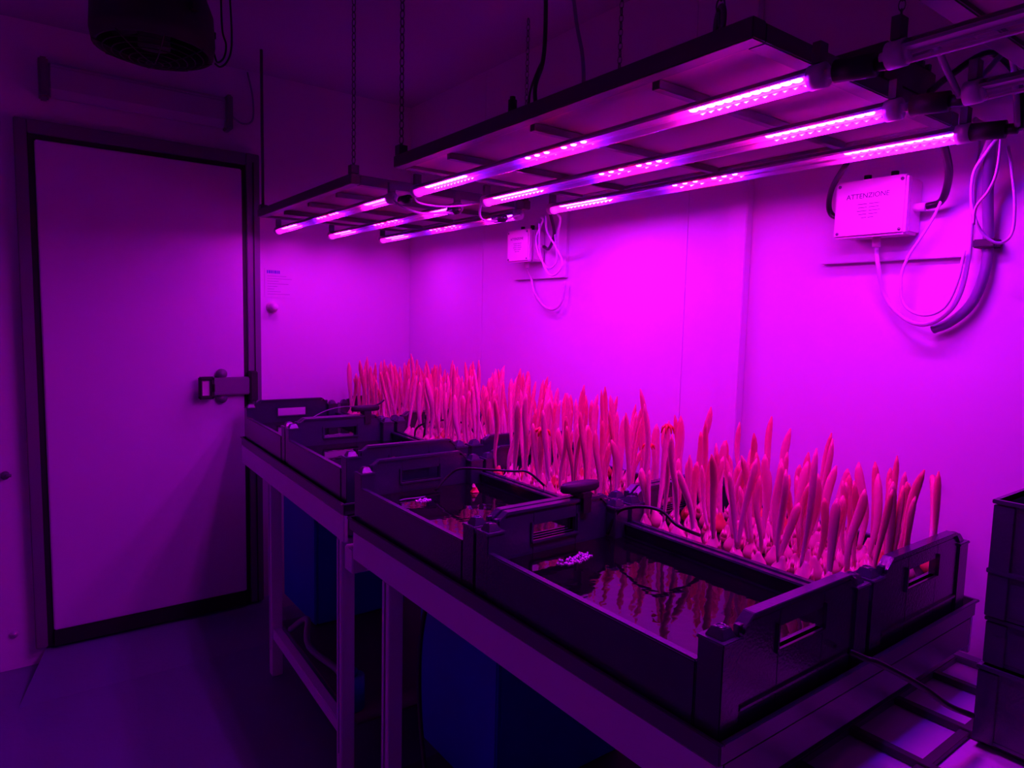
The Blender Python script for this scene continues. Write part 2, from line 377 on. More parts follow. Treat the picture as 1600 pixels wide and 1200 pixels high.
# cables between and above the lamps
def cable(name, pts, r, m, label, cat='cable', group=None, k=6):
    q = MB(); q.tube(smooth_path(pts, k), r, 8); return tag(q.build(name, M[m]), label, cat, group)
cable('lamp_cable', [(.93, 1.875, TZ), (.945, 1.84, 1.628), (.99, 1.80, 1.610), (1.06, 1.79, 1.618), (1.12, 1.80, 1.625), (1.16, 1.88, 1.655)], .0035, 'cablew', 'white jumper cable drooping between the first and second tubes of the far lamp')
cable('lamp_cable', [(1.16, 1.74, TZ), (1.175, 1.77, 1.622), (1.22, 1.80, 1.612), (1.29, 1.80, 1.622), (1.34, 1.82, 1.64), (1.39, 1.85, TZ)], .0035, 'cablew', 'white jumper cable drooping between the lamps beside the third tube')
cable('lamp_cable', [(.93, 1.742, TZ), (.96, 1.77, 1.635), (1.03, 1.775, 1.632), (1.10, 1.765, 1.640), (1.16, 1.75, TZ)], .003, 'cablew', 'white jumper cable between the far ends of the nearer lamp\'s tubes')
for (x, y, z, lab) in [(.935, 1.80, 1.64, 'black cable connector at the first tube gap between the two lit lamps'), (1.10, 1.80, 1.628, 'black cable connector hanging at the middle tube gap between the lit lamps'), (1.27, 1.80, 1.622, 'black cable connector at the third tube gap between the lit lamps')]:
    q = MB(); q.cyl((x-.004, y-.03, z), (x+.004, y+.03, z+.004), .0125, 14); q.cyl((x-.006, y-.042, z-.001), (x-.004, y-.03, z), .008, 10); q.cyl((x+.004, y+.03, z+.004), (x+.006, y+.044, z+.005), .008, 10)
    tag(q.build('cable_connector', M['cableb']), lab, 'connector')
# near end: end connectors and loops reaching for the box
for i, x in enumerate((.93, 1.16, 1.39)):
    q = MB(); q.cyl((x, .522, TZ), (x+.004, .470, TZ-.004), .0155, 16); q.cyl((x+.004, .47, TZ-.004), (x+.006, .452, TZ-.006), .009, 10)
    tag(q.build('cable_connector', M['rubber']), 'black connector on the near end of the %s tube of the nearer lit lamp' % ('aisle side', 'middle', 'wall side')[i], 'connector')
cable('lamp_cable', [(.936, .452, 1.648), (.97, .43, 1.66), (1.03, .44, 1.69), (1.10, .45, 1.675), (1.165, .455, 1.652)], .0045, 'cableg', 'grey cable looping between aisle side and middle tube ends of the nearer lamp')
cable('lamp_cable', [(1.166, .452, 1.648), (1.20, .44, 1.69), (1.26, .43, 1.735), (1.33, .44, 1.70), (1.39, .452, 1.652)], .0045, 'cableg', 'grey cable arching between middle and wall side tube ends of the nearer lamp')
cable('lamp_cable', [(1.396, .45, 1.648), (1.42, .46, 1.70), (1.44, .48, 1.76), (1.43, .52, 1.80), (1.38, .56, 1.76), (1.33, .57, 1.724)], .006, 'cableb', 'black cable curling up over the near corner of the nearer lit lamp')
# junction box on the lamp frame (above the near ends)
t = thing('power_supply', 'dark power supply block on top of the near end of the lit lamp', 'power supply', (1.30, .64, 1.722))
q = MB(); q.box(-.10, .10, -.05, .05, .001, .055); q.build('housing', M['lamp'], t, .004)
q = MB()
for i in range(7): q.box(-.09+i*.027, -.081+i*.027, -.048, .048, .055, .066)
q.build('cooling_fins', M['lamp'], t)
cable('ceiling_cable', [(1.40, 1.72, 1.724), (1.405, 1.735, 1.80), (1.40, 1.78, 1.95), (1.40, 1.80, 2.05), (1.40, 1.765, 2.12), (1.40, 1.755, 2.20), (1.40, 1.757, CEIL-.001)], .007, 'cableb', 'thick dark cable rising to the ceiling behind the nearer lit lamp')
cable('ceiling_cable', [(1.40, 1.755, 2.14), (1.40, 1.80, 2.09), (1.40, 1.83, 2.03), (1.40, 1.82, 1.93), (1.405, 1.75, 1.85), (1.41, 1.66, 1.80), (1.41, 1.62, 1.724)], .004, 'cableb', 'slim dark cable looping off the thick ceiling cable behind the nearer lamp')
cable('ceiling_cable', [(1.46, 1.70, CEIL-.001), (1.45, 1.66, 2.21), (1.44, 1.62, 2.11), (1.43, 1.60, 2.0), (1.43, 1.61, 1.85), (1.43, 1.615, 1.724)], .006, 'cableg', 'slanting grey cable from the ceiling behind the nearer lit lamp')
q = MB(); q.cyl((.845, 1.16, 1.7225), (.845, 1.16, 1.750), .009, 12); q.cyl((.845, 1.16, 1.75), (.845, 1.16, 1.757), .006, 10)
tag(q.build('lamp_clamp', M['rubber']), 'small black knob standing on the aisle side rail of the nearer lamp', 'knob')

# ------------------------------------------------------------------ electrical boxes on the bright wall
def make_box(y0, y1, z0, z1, label, big=True):
    yc, zc = (y0+y1)/2, (z0+z1)/2
    t = thing('electrical_box', label, 'electrical box', (XR-.014, yc, zc), group=None)
    hy, hz = (y1-y0)/2, (z1-z0)/2
    q = MB(); q.box(-.060, 0, -hy, hy, -hz, hz); q.build('enclosure', M['box'], t, .006)
    q = MB(); q.box(-.082, -.0605, -hy-.003, hy+.003, -hz-.003, hz+.003); q.build('lid', M['box'], t, .005)
    for sy in (-1, 1):
        for sz in (-1, 1):
            q = MB(); q.cyl((-.0818, sy*(hy-.008), sz*(hz-.008)), (-.0835, sy*(hy-.008), sz*(hz-.008)), .0036, 12); q.build('lid_screw', M['screw'], t)
    q = MB(); q.cyl((-.035, 0, -hz), (-.035, 0, -hz-.022), .009, 14); q.build('cable_gland', M['box'], t)
    q = MB(); q.cyl((-.035, -hy, -.004), (-.035, -hy-.022, -.004), .009, 14); q.build('cable_gland', M['box'], t)
    for yy in (-.03, .03):
        q = MB(); q.cyl((-.035, yy, hz), (-.035, yy, hz+.02), .008, 12); q.build('cable_gland', M['rubber'], t)
    fc = bpy.data.curves.new('txt', 'FONT'); fc.body = 'ATTENZIONE'; fc.size = .0155 if big else .013; fc.align_x = 'CENTER'; fc.extrude = .0002
    to = bpy.data.objects.new('txt', fc); col.objects.link(to)
    bpy.context.view_layer.update()
    me = bpy.data.meshes.new_from_object(to.evaluated_get(bpy.context.evaluated_depsgraph_get()))
    bpy.data.objects.remove(to); me.name = 'warning_text'; me.materials.clear(); me.materials.append(M['ink'])
    tx = bpy.data.objects.new('warning_text', me); col.objects.link(tx); tx.parent = t
    tx.location = (-.0826, .004, .022); tx.rotation_euler = (PI/2, 0, -PI/2)
    q = MB()
    for i, l in enumerate((.026, .024, .027, .022, .014)):
        q.box(-.0829, -.0822, .002-l, .002-l*.1, .008-i*.0075, .0094-i*.0075); q.box(-.0829, -.0822, .004, .004+l*.8, .008-i*.0075, .0094-i*.0075)
    q.build('fine_print', M['ink'], t)
    return t
q = MB(); q.box(XR-.013, XR, .600, .925, 1.460, 1.70); q.box(XR-.017, XR-.013, .600, .925, 1.460, 1.466)
tag(q.build('mounting_plate', M['wall'], bevel=.001), 'white mounting plate behind the nearer electrical box', 'plate')
make_box(.700, .853, 1.512, 1.634, 'white electrical box with warning print on the right wall, nearer of two')
q = MB(); q.box(XR-.013, XR, 1.900, 2.215, 1.463, 1.70); q.box(XR-.017, XR-.013, 1.900, 2.215, 1.463, 1.468)
tag(q.build('mounting_plate', M['wall'], bevel=.001), 'white mounting plate behind the farther electrical box', 'plate')
make_box(2.020, 2.150, 1.525, 1.64, 'white electrical box on the right wall below the gap between the lit lamps', False)
cable('box_cable', [(1.5, .803, 1.665), (1.56, .864, 1.633), (1.60, .894, 1.601), (1.615, .893, 1.576), (1.605, .858, 1.561)], .0065, 'cableb', 'short black cable curving down the left side of the nearer electrical box')
cable('box_cable', [(1.45, .592, 1.668), (1.52, .605, 1.627), (1.57, .625, 1.599), (1.6, .647, 1.575), (1.604, .675, 1.569)], .0075, 'cableb', 'thick black cable plugged into the right side of the nearer electrical box')
cable('box_cable', [(1.604, .776, 1.488), (1.61, .772, 1.448), (1.63, .762, 1.38), (1.628, .719, 1.332), (1.615, .668, 1.315), (1.610, .625, 1.335), (1.610, .600, 1.378), (1.610, .590, 1.447), (1.608, .589, 1.539), (1.575, .578, 1.611), (1.47, .52, 1.664), (1.40, .521, 1.679)], .005, 'cablew', 'long white cable hanging in a wide loop from the bottom of the nearer box')
cable('box_cable', [(1.585, .625, 1.645), (1.590, .633, 1.606), (1.595, .653, 1.551), (1.595, .675, 1.508), (1.595, .703, 1.459), (1.595, .713, 1.41), (1.595, .701, 1.356), (1.595, .66, 1.335), (1.595, .621, 1.352), (1.595, .600, 1.406), (1.595, .592, 1.469)], .0032, 'cablew', 'thin white cable forming the inner loop right of the nearer electrical box')
cable('lamp_cable', [(1.40, .45, 1.648), (1.45, .497, 1.655), (1.48, .528, 1.634), (1.5, .553, 1.603), (1.52, .558, 1.548), (1.54, .545, 1.498), (1.56, .523, 1.476), (1.57, .504, 1.492), (1.57, .503, 1.548), (1.57, .514, 1.619), (1.56, .52, 1.66)], .0028, 'cablew', 'thin pale cable looped in a narrow oval right of the nearer box')
cable('lamp_cable', [(1.42, .485, 1.66), (1.44, .491, 1.645), (1.465, .502, 1.595), (1.483, .519, 1.565), (1.505, .545, 1.541), (1.525, .554, 1.511)], .0026, 'cablew', 'thin pale cable crossing the narrow oval loop beside the nearer box')
cable('pipe_shadow_band', [(1.5, .53, 1.679), (1.6, .561, 1.584), (1.632, .563, 1.485), (1.632, .566, 1.42), (1.632, .585, 1.36), (1.632, .621, 1.322), (1.632, .655, 1.305)], .010, 'cableg', 'thick grey tube put in for a pipe shadow down the wall right of the nearer box')  # dark shadow band of a pipe, modelled as a thick grey tube
q = MB(); q.box(XR-.040, XR-.0005, .545, .585, 1.475, 1.492); tag(q.build('band_clip', M['rubber'], bevel=.002), 'dark clip holding the thick shadow tube to the right wall', 'clip')
cable('box_cable', [(1.46, 1.83, 1.652), (1.5, 1.866, 1.648), (1.54, 1.95, 1.599), (1.55, 1.941, 1.536), (1.55, 1.892, 1.49), (1.55, 1.85, 1.504), (1.55, 1.845, 1.541), (1.52, 1.83, 1.63)], .0035, 'cablew', 'thin white cable in a slim loop beside the farther electrical box')
cable('box_cable', [(1.45, 1.79, 1.652), (1.5, 1.84, 1.608), (1.52, 1.817, 1.558), (1.52, 1.779, 1.503), (1.522, 1.809, 1.466), (1.525, 1.858, 1.468), (1.525, 1.904, 1.537), (1.48, 1.859, 1.636)], .0035, 'cablew', 'white cable crossing itself beside the farther electrical box')
cable('box_cable', [(1.46, 1.745, 1.655), (1.48, 1.75, 1.64), (1.52, 1.806, 1.605), (1.56, 1.857, 1.549)], .0045, 'cablew', 'short white cable hanging straight down from the far end of the nearer lamp')
cable('box_cable', [(1.604, 2.085, 1.50), (1.63, 2.089, 1.463), (1.63, 2.063, 1.408), (1.63, 2.006, 1.359), (1.63, 1.946, 1.347), (1.63, 1.903, 1.378), (1.632, 1.892, 1.447)], .005, 'cablew', 'white cable sagging in a loop below the farther electrical box')
cable('box_cable', [(1.46, 1.78, 1.665), (1.53, 1.838, 1.604), (1.58, 1.925, 1.564), (1.604, 1.985, 1.576)], .006, 'cableb', 'black cable plugged into the right side of the farther electrical box')

# ------------------------------------------------------------------ benches
def make_bench(label, L, W, z, leg_ys, rotz, loc):
    """origin at near-left corner; runs L along local +Y, W along local +X; z = top of the side rail"""
    t = thing('steel_bench', label, 'bench', (loc[0], loc[1], FLOOR), rotz); zz = z-FLOOR
    for x in (0, W-.012):
        q = MB(); q.box(x, x+.012, 0, L, zz-.078, zz)
        a_, b_ = (.012, .034) if x == 0 else (W-.034, W-.012); q.box(a_, b_, .014, L-.014, zz-.078, zz-.070)
        q.build('side_rail', M['steel'], t, .002)
    for y in (0, L-.012):
        q = MB(); q.box(.0122, W-.0122, y, y+.012, zz-.060, zz-.001); q.build('end_rail', M['tray'], t, .002)
    for i in range(1, 4):
        y = L*i/4; q = MB(); q.box(.0355, W-.0355, y-.02, y+.02, zz-.041, zz-.001); q.build('cross_rail', M['steel'], t, .002)
    for y in leg_ys:
        for x in (.002, W-.042):
            q = MB(); q.box(x, x+.040, y-.005, y+.035, 0, zz-.079); q.box(x-.004, x+.0, y+.012, y+.018, .1, zz-.079)
            q.build('leg', M['steel'], t, .002)
    for x in (.006, W-.036):
        q = MB(); q.box(x, x+.03, leg_ys[0]+.036, leg_ys[-1]-.006, .15, .19); q.build('foot_rail', M['steel'], t, .002)
    q = MB(); q.box(.045, W-.045, leg_ys[0]-.02, leg_ys[-1]+.03, .192, .198); q.build('lower_shelf', M['lamp'], t)
    return t
NB = (.732, .510); FB = (.732, 1.757); FR = -math.radians(2.2)
make_bench('steel bench nearer the camera under the two nearest pairs of crates', 1.185, .838, .723, (.10, .975), 0, NB)
make_bench('steel bench at the far end below the crates by the door', 1.205, .838, .750, (.03, .77), FR, FB)
def make_tray(label, L, W, z, loc, rotz):
    """shallow tray lying on the bench rails, with a folded lip"""
    t = thing('bench_tray', label, 'tray', (loc[0], loc[1], z), rotz)
    q = MB(); q.box(.0035, W-.0035, .0035, L-.0035, 0, .005); q.build('tray_floor', M['tray'], t)
    for b in ((0, .003, 0, L), (W-.003, W, 0, L), (.003, W-.003, 0, .003), (.003, W-.003, L-.003, L)):
        q = MB(); q.box(b[0], b[1], b[2], b[3], 0, .032)
        x0, x1, y0, y1 = b
        q.box(x0-.005 if x0 == 0 else x0, x1+.005 if x1 == W else x1, y0-.005 if y0 == 0 else y0, y1+.005 if y1 == L else y1, .029, .034)
        q.build('tray_lip', M['tray'], t, .0012)
    return t
make_tray('grey shallow tray on the nearer bench holding four black crates', 1.208, .842, .7235, (.730, .508), 0)
_c, _s = math.cos(FR), math.sin(FR)
make_tray('grey shallow tray on the far bench holding four black crates', 1.205, .842, .7505, (.731, 1.757), FR)
q = MB(); q.box(.732, .79, 1.700, 1.752, .60, .67); tag(q.build('bench_bracket', M['steel'], bevel=.003), 'pale steel bracket bridging the gap between the two benches', 'bracket')

# ------------------------------------------------------------------ crates
CW, CL, CH = .396, .594, .180
def make_crate():
    t = thing('bulb_crate', 'x', 'crate')
    q = MB(); q.box(.004, CW-.004, .004, CL-.004, 0, .006); q.build('crate_floor', M['black'], t)
    for x0, x1 in ((0, .010), (CW-.010, CW)):
        q = MB(); q.box(x0, x1, .044, CL-.044, 0, .122)
        a, b = (x0-.0, x1+.006) if x0 == 0 else (x0-.006, x1)
        q.box(a, b, .044, CL-.044, .118, .124)
        q.build('side_wall', M['black'], t, .0022)
    for s_ in (0, 1):
        q = MB(); f = (lambda y: y) if s_ == 0 else (lambda y: CL-y)
        def B(x0, x1, y0, y1, z0, z1):
            a, b = sorted((f(y0), f(y1))); q.box(x0, x1, a, b, z0, z1)
        ya, yb = .006, .016
        B(.040, .138, ya, yb, 0, .180); B(CW-.138, CW-.040, ya, yb, 0, .180)
        B(.138, CW-.138, ya, yb, 0, .118); B(.138, CW-.138, ya, yb, .152, .180)
        # raised top rim with sloping shoulders
        a, b = sorted((f(.001), f(.020)))
        q.prism([(.046, .166), (.066, .186), (CW-.066, .186), (CW-.046, .166), (CW-.046, .176), (CW-.068, .193), (.068, .193), (.046, .176)], 'y', a, b)
        B(.066, CW-.066, ya, yb, .180, .187)
        B(.132, CW-.132, .002, .022, .112, .118); B(.130, .136, .002, .020, .112, .160); B(CW-.136, CW-.130, .002, .020, .112, .160)
        B(.046, CW-.046, .002, .018, .050, .056); B(.046, CW-.046, .002, .018, .0, .008)
        q.build('end_wall', M['black'], t, .0010)
    for sx in (0, 1):
        for sy in (0, 1):
            x0 = 0 if sx == 0 else CW-.046; y0 = 0 if sy == 0 else CL-.046
            q = MB(); q.box(x0+.002, x0+.044, y0+.002, y0+.044, 0, .160); q.box(x0, x0+.046, y0, y0+.046, .158, .164)
            post = q.build('corner_post', M['black'], t, .0015)
            q = MB(); q.frustum(x0+.008, x0+.038, y0+.008, y0+.038, .164, .178, .006)
            q.torus((x0+.023, y0+.023, .178), .007, .0018, Matrix.Rotation(PI/2, 3, 'X'), 14, 6)
            q.build('stacking_peg', M['black'], post, .001)
    return t
proto = make_crate()
Rz = Matrix.Rotation(FR, 4, 'Z')
def far(x, y, z): # local far-bench coords -> world
    v = Rz @ Vector((x, y, 0)); return (FB[0]+v.x, FB[1]+v.y, z)
crate_specs = [   # location, rot, label
    ((.739, .516, .7290), 0, 'black crate of dark water nearest the camera on the aisle side'),
    ((.739, 1.114, .7290), 0, 'black crate of dark water with a floating orange scrap, second along the aisle side'),
    (far(.008, .006, .7560), FR, 'black water crate, third along the aisle side, on the far bench'),
    (far(.008, .604, .7560), FR, 'black water crate closest to the door on the aisle side'),
    ((1.142, .516, .7290), 0, 'black crate full of shoots nearest the camera on the wall side'),
    ((1.142, 1.114, .7290), 0, 'black crate full of shoots, second along the wall side'),
    (far(.414, .006, .7560), FR, 'black crate full of shoots, third along the wall side'),
    (far(.414, .604, .7560), FR, 'black crate full of shoots in the far corner of the wall side'),
]
CRZ = -.0   # crates stand on the tray floor
crates = []
for i, (loc, rz, lab) in enumerate(crate_specs):
    o = proto if i == 0 else copy_tree(proto)
    o.location = (loc[0], loc[1], loc[2]); o.rotation_euler.z = rz; o.scale.z = .95
    tag(o, lab, 'crate', 'black crates on the benches'); crates.append(o)
def in_crate(i, x, y, z):
    (lx, ly, lz), rz, _ = crate_specs[i]; v = Matrix.Rotation(rz, 4, 'Z') @ Vector((x, y, z)); return Vector((lx, ly, lz)) + v
for i in range(4):
    q = MB(); q.box(.018, CW-.018, .024, CL-.024, 0, .0005)
    q.box(.046, CW-.046, .022, .024, 0, .0005)
    lab = ['still dark water in the nearest crate, mirroring the shoots', 'dark water in the second aisle side crate', 'dark water in the third aisle side crate', 'dark water in the crate closest to the door'][i]
    w = MB(); w.box(.0165, CW-.0165, .0475, CL-.0475, .0065, .086); w.box(.0475, CW-.0475, .0225, .0475, .0065, .086); w.box(.0475, CW-.0475, CL-.0475, CL-.0225, .0065, .086)
    o = w.build('water', M['water']); o.location = in_crate(i, 0, 0, 0); o.rotation_euler.z = crate_specs[i][1]
    tag(o, lab, 'water', kind='stuff')
for i in range(4, 8):
    w = MB(); w.box(.0165, CW-.0165, .0475, CL-.0475, .0065, .086); w.box(.0475, CW-.0475, .0225, .0475, .0065, .086); w.box(.0475, CW-.0475, CL-.0475, CL-.0225, .0065, .086)
    o = w.build('planting_bed', M['soil']); o.location = in_crate(i, 0, 0, 0); o.rotation_euler.z = crate_specs[i][1]
    tag(o, 'dark wet bed under the bulbs in the %s wall side crate' % ['nearest', 'second', 'third', 'farthest'][i-4], 'planting bed', kind='stuff')

# bubbles, floating scrap
def bubbles(x, y, z, rx, ry, n_, label):
    q = MB()
    for _ in range(n_):
        a = random.random()*2*PI; d = math.sqrt(random.random()); r = random.uniform(.0010, .0030)
        q.ball((rx*d*math.cos(a), ry*d*math.sin(a), 0), r, 7, 5)
    o = q.build('air_bubbles', M['bubble'], loc=(x, y, z)); tag(o, label, 'bubbles', kind='stuff')
WZ = .7290+.086
bubbles(.915, 1.010, WZ+.0005, .040, .018, 110, 'patch of glinting air bubbles on the nearest crate\'s water')
bubbles(.958, 1.020, WZ+.0005, .016, .016, 40, 'small cluster of air bubbles beside the larger bubble patch')
bubbles(.880, 1.575, WZ+.0005, .022, .018, 60, 'patch of air bubbles in the second aisle side crate')
t = thing('floating_scrap', 'small orange bulb scrap floating on the dark water of the second crate', 'plant scrap', (1.045, 1.575, WZ))
q = MB(); q.add([(-.012,-.006,.001),(.010,-.010,.000),(.016,.004,.002),(.004,.012,.001),(-.010,.008,.001),(-.004,-.002,.020),(.008,.002,.014)], [(0,1,6,5),(1,2,6),(2,3,6),(3,4,5,6),(4,0,5),(0,4,3,2,1)]); q.build('flesh', M['floater'], t, .001)
q = MB(); q.add([(-.010,-.004,.016),(.002,-.006,.015),(.004,.004,.016),(-.006,.006,.018),(-.006,-.001,.028),(.001,.001,.025)], [(0,1,5,4),(1,2,5),(2,3,4,5),(3,0,4),(0,3,2,1)]); q.build('pale_tip', M['bulb'], t, .001)
q = MB(); q.tube(smooth_path([(.822, 1.600, WZ+.002), (.84, 1.598, WZ+.004), (.87, 1.597, WZ+.003), (.90, 1.600, WZ+.002)]), .0018, 6)
tag(q.build('air_hose', M['cableg']), 'thin air hose lying on the water of the second aisle side crate', 'hose')

# hoses and clips
cable('air_hose', [(1.088, 1.085, .822), (1.093, 1.075, .852), (1.100, 1.06, .880), (1.100, 1.0, .903), (1.10, .94, .908), (1.105, .905, .888), (1.125, .885, .875), (1.155, .88, .862)], .0038, 'cableb', 'black hose arching from the nearest water crate into the nearest shoots')
cable('air_hose', [(.93, 1.598, .830), (.97, 1.597, .866), (1.0, 1.578, .888), (1.05, 1.524, .890), (1.1, 1.472, .890), (1.13, 1.44, .890), (1.17, 1.41, .85)], .0032, 'cableb', 'black hose crossing from the second water crate over its rim to the shoots')
cable('air_hose', [(.97, 2.70, .855), (1.0, 2.73, .880), (1.08, 2.76, .905), (1.17, 2.78, .912), (1.24, 2.78, .90), (1.27, 2.76, .87)], .0022, 'cableg', 'thin hose from the crate closest to the door into the far corner crate')
cable('air_hose', [(1.185, 2.19, .86), (1.19, 2.185, .90), (1.22, 2.15, .925), (1.30, 2.13, .93), (1.36, 2.10, .91), (1.38, 2.08, .875)], .0035, 'cableb', 'black hose arching among the shoots of the third wall side crate')
q = MB(); q.cyl((1.20, 2.15, .852), (1.205, 2.14, .945), .0045, 8); q.cyl((1.205, 2.14, .94), (1.207, 2.138, .955), .007, 8)
tag(q.build('marker_stick', M['rubber']), 'short black stick standing among the shoots of the third crate', 'stick')
def hose_clip(x, y, z, rz, label):
    t = thing('hose_clamp', label, 'clamp', (x, y, z), rz)
    q = MB(); n_ = 20
    pr = [(.9, 0), (1.0, .004), (1.0, .014), (.92, .019)]
    vs = [(.056*r_*math.cos(2*PI*k/n_), .020*r_*math.sin(2*PI*k/n_), zz) for r_, zz in pr for k in range(n_)]
    q.add(vs, [(j*n_+k, j*n_+(k+1) % n_, (j+1)*n_+(k+1) % n_, (j+1)*n_+k) for j in range(3) for k in range(n_)] + [list(range(n_)), list(range(3*n_, 4*n_))], 0, True)
    q.build('flat_head', M['rubber'], t)
    q = MB(); q.box(-.014, .014, -.026, .018, -.0115, .001); q.box(-.012, .012, -.0265, -.0225, -.045, -.010); q.build('clip_foot', M['rubber'], t, .001)
    return t
hose_clip(1.020, 1.109, .9255, 0, 'flat black clamp sitting on the crate ends between the first and second water crates')
p = in_crate(2, .30, .598, .1965); hose_clip(p.x, p.y, p.z, FR, 'flat black clamp on the crate ends between the third and fourth water crates')
cable('air_hose', [(p.x+.03, p.y, p.z+.016), (p.x+.06, p.y+.01, p.z+.022), (p.x+.09, p.y+.03, p.z+.032)], .0035, 'cableb', 'stub of black hose leaving the farther flat clamp')
cable('drain_hose', [(1.06, .510, .790), (1.075, .49, .782), (1.09, .475, .776), (1.155, .437, .735), (1.20, .415, .70), (1.28, .405, .66)], .0052, 'cableb', 'black hose leaving the nearest crate end towards the stacked crates')

# ------------------------------------------------------------------ sprouting bulbs
def shoot_mesh(h, bend, lean, w, seed, name='shoot', m='shoot', curl=0):
    rnd = random.Random(seed); pts = []; rs = []; N = 14
    ph = rnd.random()*6.28; a2 = rnd.uniform(-.004, .004)
    for i in range(N):
        t = i/(N-1)
        x = lean*t*h + bend*math.sin(t*PI*.9)*.5 + a2*math.sin(t*7+ph); y = a2*math.cos(t*6+ph) + .3*lean*h*t*t*math.sin(ph)
        z = h*t - curl*max(0, t-.75)**2*h*6
        x += curl*max(0, t-.7)*.09
        pts.append((x, y, z)); rs.append(w*(.48 + .52*min(1, t*1.5))*(1 if t < .80 else max(.16, math.cos((t-.80)/.20*PI*.47)**.7)))
    q = MB(); q.tube(pts, rs, 8, 0, True, .72)
    return q.mesh(name, M[m])
shoots = []
for i in range(16):
    rnd = random.Random(50+i)
    shoots.append(shoot_mesh(1.0*rnd.uniform(.17, .25), rnd.uniform(-.022, .022), rnd.uniform(-.10, .10), rnd.uniform(.0072, .0108), i, m='shoot' if i % 3 else 'shoot2'))
def bulb_mesh(m, seed):
    rnd = random.Random(seed); q = MB(); n_ = 12
    pr = [(.002, 0), (.013, .001), (.0215, .010), (.0225, .019), (.019, .029), (.012, .040), (.007, .050), (.004, .056)]
    ex = rnd.uniform(.85, 1.1)
    vs = [(r_*ex*(1+.07*math.sin(3*w+seed))*math.cos(w), r_*(1+.05*math.cos(2*w+seed))*math.sin(w), z) for r_, z in pr for w in [2*PI*k/n_ for k in range(n_)]]
    q.add(vs, [(j*n_+k, j*n_+(k+1) % n_, (j+1)*n_+(k+1) % n_, (j+1)*n_+k) for j in range(len(pr)-1) for k in range(n_)] + [list(range(n_)), list(range((len(pr)-1)*n_, len(pr)*n_))], 0, True)
    # a few loose skins standing off the bulb
    for k in range(3):
        w = rnd.random()*6.28; c, s_ = math.cos(w), math.sin(w)
        q.add([(c*.018-s_*.007, s_*.018+c*.007, .022), (c*.018+s_*.007, s_*.018-c*.007, .022), (c*.020, s_*.020, .050), (c*.021-s_*.006, s_*.021+c*.006, .022), (c*.021+s_*.006, s_*.021-c*.006, .022)], [(0,1,2),(3,2,4),(0,2,3),(1,4,2),(0,3,4,1)], 0, True)
    return q.mesh('bulb', M[m])
bulbs = [bulb_mesh('bulb', 1), bulb_mesh('bulb', 2), bulb_mesh('bulb', 3), bulb_mesh('bulb2', 4)]
place = ['nearest', 'second', 'third', 'farthest']
BZ = .0862
def place_bulb(ci, lx, ly, sm, scale, rz, tilt, label, group, twin=None, bud=None):
    p = in_crate(ci, lx, ly, BZ)
    t = thing('sprouting_bulb', label, 'sprout', p, rz, group)
    b = bpy.data.objects.new('bulb', random.choice(bulbs[:3]+bulbs)); col.objects.link(b); b.parent = t; b.scale = [random.uniform(.72, .92)]*3; b.rotation_euler = (random.uniform(-.2, .2), random.uniform(-.15, .15), random.random()*6.28)
    s = bpy.data.objects.new('shoot', sm); col.objects.link(s); s.parent = t; s.location = (0, 0, .034); s.rotation_euler = (tilt[0], tilt[1], 0); s.scale = (1, 1, scale)
    if twin:
        s2 = bpy.data.objects.new('shoot', twin); col.objects.link(s2); s2.parent = t; s2.location = (.006, 0, .038); s2.rotation_euler = (tilt[0]+.12, tilt[1]-.16, 1.5); s2.scale = (.85, .85, scale*.8)
    return t, s
count = 0
for c in range(4):
    nx, ny = 7, 11
    for iy in range(ny):
        for ix in range(nx):
            if (ix, iy) in ((0, 0), (6, 10)): continue     # the corner posts take these
            if (c, ix, iy) in ((0, 6, 3), (1, 5, 2), (1, 5, 9), (0, 1, 10), (0, 5, 0), (2, 3, 4)): continue
            lx = .042 + (CW-.084)*ix/(nx-1) + random.uniform(-.005, .005); ly = .050 + (CL-.100)*iy/(ny-1) + random.uniform(-.005, .005)
            if c == 0: sc = random.uniform(.62, 1.0)
            elif c == 1: sc = random.uniform(.80, 1.15)
            else: sc = random.uniform(.82, 1.18)
            tw = random.choice(shoots) if random.random() < .22 else None
            place_bulb(4+c, lx, ly, random.choice(shoots), sc, random.random()*6.28, (random.gauss(0, .07), random.gauss(0, .07)),
                       'slender pale shoot rising from its bulb in the %s wall side crate' % place[c], 'shoots in the %s wall side crate' % place[c], tw)
            count += 1
# individuals that stand out
def special(ci, lx, ly, sm, sc, rz, tilt, label, budlen=0, budz=None):
    t, s = place_bulb(ci, lx, ly, sm, sc, rz, tilt, label, None)
    if budlen:
        q = MB()
        for k in range(7):
            w = 2*PI*k/7; q.tube([(0,0,0), (.006*math.cos(w), .006*math.sin(w), .005), (.013*math.cos(w), .013*math.sin(w), .0), (.016*math.cos(w), .016*math.sin(w), -.012)], [.003, .0035, .0030, .001], 6)
        b = q.build('ruddy_tip', M['bud'], s); b.location = budz; b.scale = (budlen, budlen, budlen); b['label'] = 'ruddy frayed tip'
str1 = shoot_mesh(.19, .0, .02, .0095, 901); str2 = shoot_mesh(.18, .004, .05, .0095, 902); bentm = shoot_mesh(.20, .03, .25, .0095, 903, curl=1)
special(5, .045, .345, str1, .78, 0, (0, 0), 'shoot with a wide frayed ruddy tip left of centre in the second crate', 1.5, (.004, 0, .190))
special(5, .16, .06, str2, .80, 0, (.0, .0), 'shoot ending in a small ruddy cup right of centre in the second crate', 1.0, (.010, 0, .178))
special(4, .10, .555, str2, 1.15, 0, (.0, .05), 'tall shoot topped by a loose ruddy tuft behind the nearest crate\'s far end', 1.0, (.010, 0, .180))
special(4, .33, .045, bentm, .95, .4, (0, .05), 'shoot leaning clear of the rest at the near wall side corner', 0)

